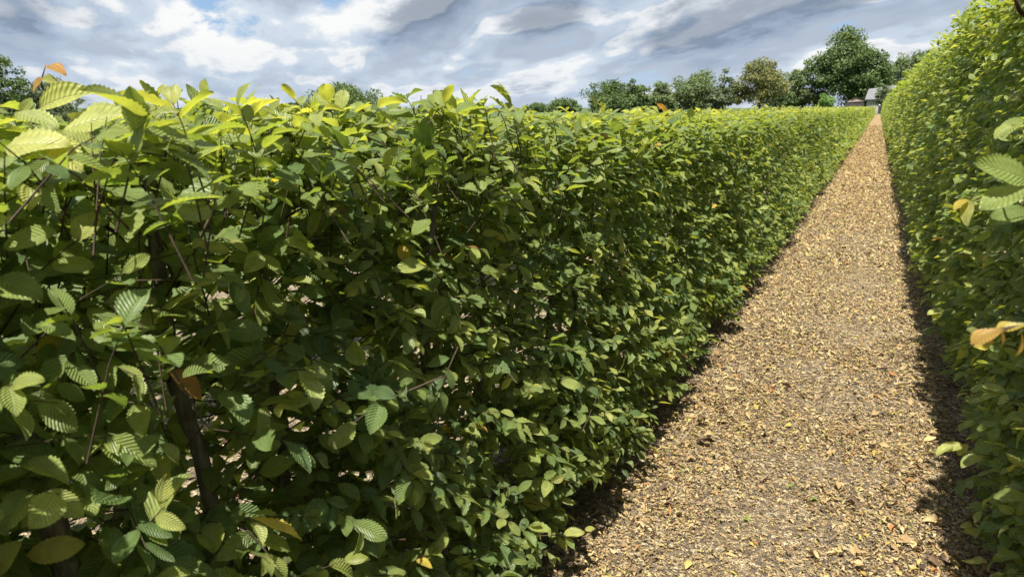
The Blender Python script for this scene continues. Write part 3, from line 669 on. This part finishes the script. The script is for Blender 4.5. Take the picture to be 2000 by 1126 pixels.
# twigs on the path
def ground_at(px, py): v = ray(px, py); return CAMP + v * (-EYE / v[2])
for pts, rad, lab in [([(1318, 990), (1375, 992), (1430, 1000)], .0028, 'thin brown twig lying across the worn patch of the path'),
                      ([(1438, 894), (1500, 900), (1540, 912)], .0022, 'long thin reddish twig lying across the path'),
                      ([(1484, 950), (1510, 932)], .006, 'short thick brown stick on the bare soil of the path'),
                      ([(1520, 740), (1580, 741), (1600, 744)], .003, 'dark twig lying across the path farthest from the camera'),
                      ([(1585, 792), (1610, 775), (1632, 760)], .0026, 'dark slanting twig on the path beside the grey soil'),
                      ([(1440, 992), (1468, 1000)], .003, 'short pale grey twig end on the path'),
                      ([(1620, 1065), (1650, 1040)], .0022, 'small reddish slanting twig on the path')]:
    q = [ground_at(*p) + [0, 0, .024 + rad] for p in pts]
    if len(q) == 2: q.insert(1, (q[0] + q[1]) / 2 + [0, 0, .003])
    tag(MB().tube(q, [rad, rad * .9, rad * .5], 6).build('twig', M_DRYTWIG, None, True), lab, 'twig', 'twigs lying on the path')

# ------------------------------------------------------------------ trees in the distance
TM = {'oak': tree_leaf_material('oak_leaf', (0.052, 0.089, 0.034), (0.164, 0.227, 0.079)),  # crown greens lightened, distance haze put into the colour
      'mid': tree_leaf_material('broadleaf', (0.075, 0.113, 0.052), (0.215, 0.271, 0.113)),
      'olive': tree_leaf_material('olive_leaf', (0.086, 0.102, 0.038), (0.253, 0.253, 0.095)),
      'fresh': tree_leaf_material('fresh_leaf', (0.085, 0.170, 0.041), (0.260, 0.397, 0.114)),
      'grey': tree_leaf_material('grey_leaf', (0.070, 0.102, 0.060), (0.214, 0.253, 0.145)),
      'dark': tree_leaf_material('dark_leaf', (0.034, 0.062, 0.028), (0.102, 0.159, 0.062))}
def tree(name, label, px, top, width, depth, mat, seed, dens=1.0, bottom=0.12, trunk_r=None, leaf=None, round_=1.0, hole=0.0, cat='tree'):
    """px: crown centre, top and width are measured on the photo and turned into metres at the given distance"""
    r = np.random.default_rng(seed)
    c = at(px, 212, depth); zt = at(px, top, depth)[2]; wd = width / F * depth * 1.18
    hgt = zt; rx = wd / 2; zb = hgt * bottom
    root = empty(name, (c[0], c[1], 0.0)); tag(root, label, cat, 'trees beyond the hedges')
    tr = trunk_r or max(0.12, hgt * 0.022)
    zc = zb + (hgt - zb) * 0.42; limbs = MB(); ends = []
    t = MB().tube([(0, 0, -0.3), (tr * .1, 0, zb * .6), (0, tr * .2, zc), (tr * .3, 0, zb + (hgt - zb) * .75)], [tr * 1.35, tr, tr * .62, tr * .2], 9)
    t.build('trunk', M_TREEBARK, root, True)
    nl = 9 if hgt > 5 else 5
    for k in range(nl):
        a = k * 2.4 + r.uniform(-.4, .4); z0 = zb * .7 + (zc - zb * .7) * r.uniform(.2, 1.0); el = r.uniform(.2, 1.0)
        d = np.array([math.cos(a), math.sin(a), el]); d /= np.linalg.norm(d); ll = rx * r.uniform(.65, .95)
        p0 = np.array([0, 0, z0]); p2 = p0 + d * ll; p2[2] = min(p2[2], hgt * .9); p1 = (p0 + p2) / 2 + [0, 0, ll * .08]
        MB().tube([p0, p1, p2], [tr * .42, tr * .26, tr * .08], 6).build('limb', M_TREEBARK, root, True)
    # clumps of foliage over a lumpy dome
    ncl = int(110 * dens); nlob = int(9 + 5 * dens); lob = []
    for k in range(nlob):
        q = r.normal(size=3); q /= np.linalg.norm(q); s_ = r.uniform(.45, .74)
        zz = .47 + q[2] * s_ * (.50 if q[2] > 0 else .52)
        wz = 1.0 if zz < .62 else 1.0 - .45 * (zz - .62) / .38
        lob.append((q[0] * s_ * rx * wz, q[1] * s_ * rx * wz, zb + (hgt - zb) * zz, r.uniform(.30, .46)))
    if bottom < .08:                       # branches down to the ground
        for k in range(10):
            a = r.uniform(0, 6.28); lob.append((math.cos(a) * rx * r.uniform(.4, .62), math.sin(a) * rx * r.uniform(.4, .62), zb + (hgt - zb) * r.uniform(.10, .30), r.uniform(.34, .44)))
    lob.append((r.normal(0, .1) * rx, 0, zb + (hgt - zb) * .80, .40)); lob.append((0, 0, zb + (hgt - zb) * .45, .62))
    lob = np.array(lob); lift = hgt / (lob[:, 2] + lob[:, 3] * min(rx, hgt * .5) * 1.05).max()
    li = r.integers(0, len(lob), ncl); q = r.normal(size=(ncl, 3)); q[:, 2] += .25; q /= np.linalg.norm(q, axis=1, keepdims=True)
    lr = lob[li, 3][:, None] * np.array([rx, rx, min(rx, hgt * .5)]) * (r.uniform(.45, 1.0, ncl) ** .5)[:, None]
    ctr = lob[li, :3] + q * lr; ctr[:, 2] *= lift
    cr = rx * r.uniform(.12, .25, ncl)
    per = int(72 if hgt > 6 else 60); ls = (leaf or max(0.16, depth * 0.0021)) * 1.36
    n = ncl * per; ci = np.repeat(np.arange(ncl), per)
    q = r.normal(size=(n, 3)); q /= np.linalg.norm(q, axis=1, keepdims=True)
    Pp = ctr[ci] + q * (cr[ci] * r.uniform(.25, 1.05, n) ** .6)[:, None] * [1.15, 1.15, .72]
    Pp[:, :2] *= rx / np.percentile(np.hypot(Pp[:, 0], Pp[:, 1]), 98.5); Pp[:, 2] = zb * .6 + (Pp[:, 2] - zb * .6) * (hgt - zb * .6) / (np.percentile(Pp[:, 2], 99.6) - zb * .6)
    ok = Pp[:, 2] > zb * .55; Pp = Pp[ok]; q = q[ok]; ci = ci[ok]; n = len(Pp)
    Nn = q * .7 + [0, 0, .5] + r.normal(0, .45, (n, 3)); Dd = r.normal(size=(n, 3)) + [0, 0, -.3]
    T = np.clip(r.normal(.42, .22, n) + r.normal(0, .13, ncl)[ci], 0, 1)
    V, Q, U, Tt = scatter(T_FAR, Pp, frames(Dd, Nn), ls * r.uniform(.7, 1.5, n), T, r.integers(0, 8, n))
    link(bpy.data.objects.new('crown', mesh_np('crown', V, Q, TM[mat], None, Tt, False)), root)
    return root
tree('oak_tree', 'huge dark green oak towering beside the grey-roofed house', 1660, 62, 126, 225, 'oak', 1, dens=3.2, bottom=.12, trunk_r=1.15, leaf=.55)
tree('broadleaf_tree', 'mid green tree tucked against the left flank of the huge oak', 1566, 122, 66, 235, 'mid', 2, dens=1.2, bottom=.05)
tree('oak_tree', 'olive brown spreading oak standing clear left of the gap of sky', 1483, 119, 98, 215, 'olive', 3, dens=1.25, bottom=.10, leaf=.46, hole=.3)
tree('broadleaf_tree', 'thin grey-green tree just left of the olive brown oak', 1412, 138, 52, 222, 'grey', 4, dens=.7, bottom=.05)
tree('broadleaf_tree', 'broad pale green tree in the middle of the tree line', 1360, 142, 100, 232, 'mid', 5, dens=1.3, bottom=.04)
tree('broadleaf_tree', 'short rounded tree left of the broad pale green one', 1292, 163, 62, 226, 'mid', 6, dens=.9, bottom=.03)
tree('broadleaf_tree', 'narrow dark tree beside the round grey-green one', 1245, 158, 44, 220, 'oak', 7, dens=.8, bottom=.03)
tree('broadleaf_tree', 'round grey-green tree at the left end of the long tree line', 1196, 159, 88, 222, 'oak', 8, dens=1.2, bottom=.03)
tree('broadleaf_tree', 'low dark tree filling the dip right of the olive oak', 1530, 178, 60, 245, 'dark', 9, dens=.8, bottom=.02)
tree('bush', 'light green round bush beneath the left side of the huge oak', 1613, 184, 34, 212, 'fresh', 10, dens=.7, bottom=.0, trunk_r=.15, leaf=.34, cat='bush')
tree('broadleaf_tree', 'leafy tree rising behind the house roof, right of the huge oak', 1764, 108, 92, 262, 'mid', 11, dens=2.0, bottom=.05)
tree('pine_tree', 'dark narrow-topped tree behind the tall hedge, right of the house', 1787, 103, 42, 268, 'dark', 12, dens=.8, bottom=.05, hole=.2)
tree('young_tree', 'small slender-stemmed tree at the far end of the path, before the house', 1722, 168, 46, 197, 'grey', 13, dens=.45, bottom=.50, trunk_r=.26, leaf=.30, hole=.4)
tree('oak_tree', 'lone domed tree showing above the middle of the left hedge', 672, 166, 128, 180, 'oak', 14, dens=2.4, bottom=.03, leaf=.38)
tree('broadleaf_tree', 'low dark tree at the foot of the lone domed tree', 580, 211, 72, 176, 'oak', 15, dens=.9, bottom=.0, leaf=.36)
tree('broadleaf_tree', 'small low tree just right of the lone domed tree', 864, 197, 92, 230, 'olive', 16, dens=.9, bottom=.0)
tree('broadleaf_tree', 'smallest far tree top peeping over the left hedge', 958, 213, 46, 260, 'olive', 17, dens=.6, bottom=.0)
tree('broadleaf_tree', 'left one of the two low dark trees near the centre', 1048, 203, 48, 255, 'oak', 18, dens=.7, bottom=.0)
tree('broadleaf_tree', 'right one of the two low dark trees near the centre', 1100, 194, 66, 250, 'oak', 19, dens=.9, bottom=.0)
tree('broadleaf_tree', 'dark leafy tree cut off by the left edge of the picture', -18, 114, 112, 60, 'oak', 20, dens=1.6, bottom=.04, leaf=.17)
tree('broadleaf_tree', 'thin silvery tree behind the near upright shoot', 100, 156, 108, 64, 'grey', 21, dens=1.0, bottom=.04, leaf=.16, hole=.3)
tree('broadleaf_tree', 'dim tree closing the gap under the huge oak', 1690, 150, 60, 300, 'dark', 22, dens=.8, bottom=.0)

# ------------------------------------------------------------------ houses at the end of the path
M_SLATE = noisy('slate_roof', (0.10, 0.10, 0.112), (0.15, 0.152, 0.165), 1.6, 0.65, 0.2, stretch=(1, 1, 4), bdist=.05)
M_WHITE = noisy('white_render', (0.70, 0.70, 0.68), (0.80, 0.80, 0.78), 0.8, 0.8, 0.0)
M_GREYW = noisy('grey_render', (0.28, 0.27, 0.25), (0.36, 0.34, 0.31), 0.8, 0.85, 0.0)
M_DARKW = noisy('dark_timber', (0.035, 0.030, 0.030), (0.06, 0.052, 0.05), 2.0, 0.7, 0.0)
M_BROWNR = noisy('brown_roof', (0.21, 0.165, 0.14), (0.30, 0.245, 0.21), 1.5, 0.8, 0.2, bdist=.05)
M_BRICK = noisy('brown_brick', (0.17, 0.10, 0.07), (0.26, 0.16, 0.11), 2.5, 0.85, 0.2, bdist=.03)
def glass_mat():
    m, t, o = new_mat('window_glass'); p = t.add('ShaderNodeBsdfPrincipled'); p.inputs['Base Color'].default_value = (.02, .025, .03, 1)
    p.inputs['Roughness'].default_value = .08; t.l.new(p.outputs[0], o.inputs[0]); return m
M_GLASS = glass_mat()
HD = 205.0
hp = at(1690, 212, HD); HO = np.array([hp[0], hp[1], 0.0])
CAMH = math.atan2(*( (HO - CAMP)[[1, 0]] )) - math.pi / 2       # face the house square to the path's end
mpp = HD / F                                                    # metres in one photo pixel there
def hx(px): return (px - 1690) * mpp
def hz(py): return EYE + (211 - py) * mpp
house = empty('house', HO, CAMH)
tag(house, 'house with steep slate-grey roof and white-framed windows at the end of the path', 'house')
x0, x1, xe = hx(1690), hx(1713), hx(1775)
MB().box(x0 + .2, x1 - .01, 0, 7, -.2, hz(197.2)).build('wall', M_GREYW, house)
MB().box(x1, xe, -.6, 7, hz(207) + .003, hz(195.2)).build('wall', M_WHITE, house)
MB().box(x1 - .005, xe, -.65, 7, -.2, hz(207)).build('plinth', M_DARKW, house)
MB().hull8([(x0 - .4, -.75, hz(196)), (xe, -.75, hz(193.4)), (xe, 8, hz(193.4)), (x0 - .4, 8, hz(196))],
           [(hx(1692), 1.8, hz(176)), (xe, 2.6, hz(164)), (xe, 5, hz(164)), (hx(1692), 5, hz(176))]).build('roof', M_SLATE, house)
MB().hull8([(x0 - .5, -.86, hz(198.2)), (xe, -.86, hz(195.2)), (xe, -.6, hz(195.2)), (x0 - .5, -.6, hz(198.2))],
           [(x0 - .5, -.86, hz(196.2)), (xe, -.86, hz(193.6)), (xe, -.6, hz(193.6)), (x0 - .5, -.6, hz(196.2))]).build('fascia', M_DARKW, house)
for px in (1693.2, 1697.0, 1701.6, 1706.0):
    a, b = hx(px), hx(px + 3.4)
    wn = MB().box(a, b, -.10, -.003, hz(207.5), hz(200.2)).build('window', M_WHITE, house)
    MB().box(a + .12, b - .12, -.13, -.103, hz(206.8), hz(203.6)).build('pane', M_GLASS, wn)
    MB().box(a + .12, b - .12, -.13, -.103, hz(203.2), hz(200.8)).build('pane', M_GLASS, wn)
dm = MB().box(hx(1733), hx(1752), -.3, 2.5, hz(189), hz(179)).build('dormer', M_WHITE, house)
MB().box(hx(1732), hx(1753), -.45, 2.6, hz(179) + .003, hz(176.5)).build('dormer_roof', M_SLATE, dm)
for px in (1735, 1740, 1745): MB().box(hx(px), hx(px + 3.2), -.34, -.303, hz(187.5), hz(180.5)).build('dormer_window', M_GLASS, dm)
MB().box(hx(1728.5), hx(1732), .4, 1.4, hz(192), hz(186)).build('chimney', M_BRICK, house)
MB().box(hx(1706), hx(1721), 1.2, 1.9, hz(188.2), hz(185.6)).build('rooflight', M_WHITE, house)
garage = empty('outbuilding', HO + np.array([0, 0, 0]) , CAMH)
tag(garage, 'low brown-roofed outbuilding between the huge oak trunk and the house', 'outbuilding')
g0, g1 = hx(1655), hx(1688)
MB().box(g0 + .3, g1 - .3, 3, 9, -.2, hz(200)).build('wall', M_GREYW, garage)
MB().prism([(g0, hz(201)), (g1, hz(199.2)), (hx(1674), hz(193.6)), (hx(1667), hz(193))], 'y', 2.4, 9.4).build('roof', M_BROWNR, garage)
MB().prism([(hx(1663), hz(196.5)), (hx(1672), hz(192.4)), (g1 + .2, hz(197.6)), (g1 + .2, hz(196.6)), (hx(1672), hz(191.2)), (hx(1663), hz(195.4))], 'y', 2.2, 2.39).build('bargeboard', M_DARKW, garage)
MB().box(g0 - .2, g1, 1.9, 2.2, -.2, hz(203)).build('yard_wall', M_DARKW, garage)

# a silver car half hidden by the hedge, left of the oak's trunk
def paint(name, c, rough=.3):
    m, t, o = new_mat(name); p = t.add('ShaderNodeBsdfPrincipled'); p.inputs['Base Color'].default_value = (*c, 1); p.inputs['Roughness'].default_value = rough
    p.inputs['Metallic'].default_value = .3; t.l.new(p.outputs[0], o.inputs[0]); return m
M_SILVER = paint('silver_paint', (.50, .52, .54)); M_RUBBER = paint('rubber', (.02, .02, .02), .8)
cp = at(1637, 212, 202); car = empty('parked_car', (cp[0], cp[1], .0), CAMH)
tag(car, 'pale silver car parked behind the hedge, left of the huge oak trunk', 'car')
MB().prism([(-2.1, .35), (2.1, .35), (2.15, .85), (1.3, .98), (.75, 1.45), (-.9, 1.5), (-1.7, 1.0), (-2.15, .9)], 'y', -.85, .85).build('body', M_SILVER, car)
MB().prism([(-.95, 1.02), (1.1, 1.02), (.68, 1.38), (-.85, 1.42)], 'y', -.87, -.853).build('side_window', M_GLASS, car)
for wx in (-1.3, 1.3):
    for wy in (-.88, .70): MB().tube([(wx, wy, .32), (wx, wy + .18, .32)], [.32, .32], 14).build('wheel', M_RUBBER, car)
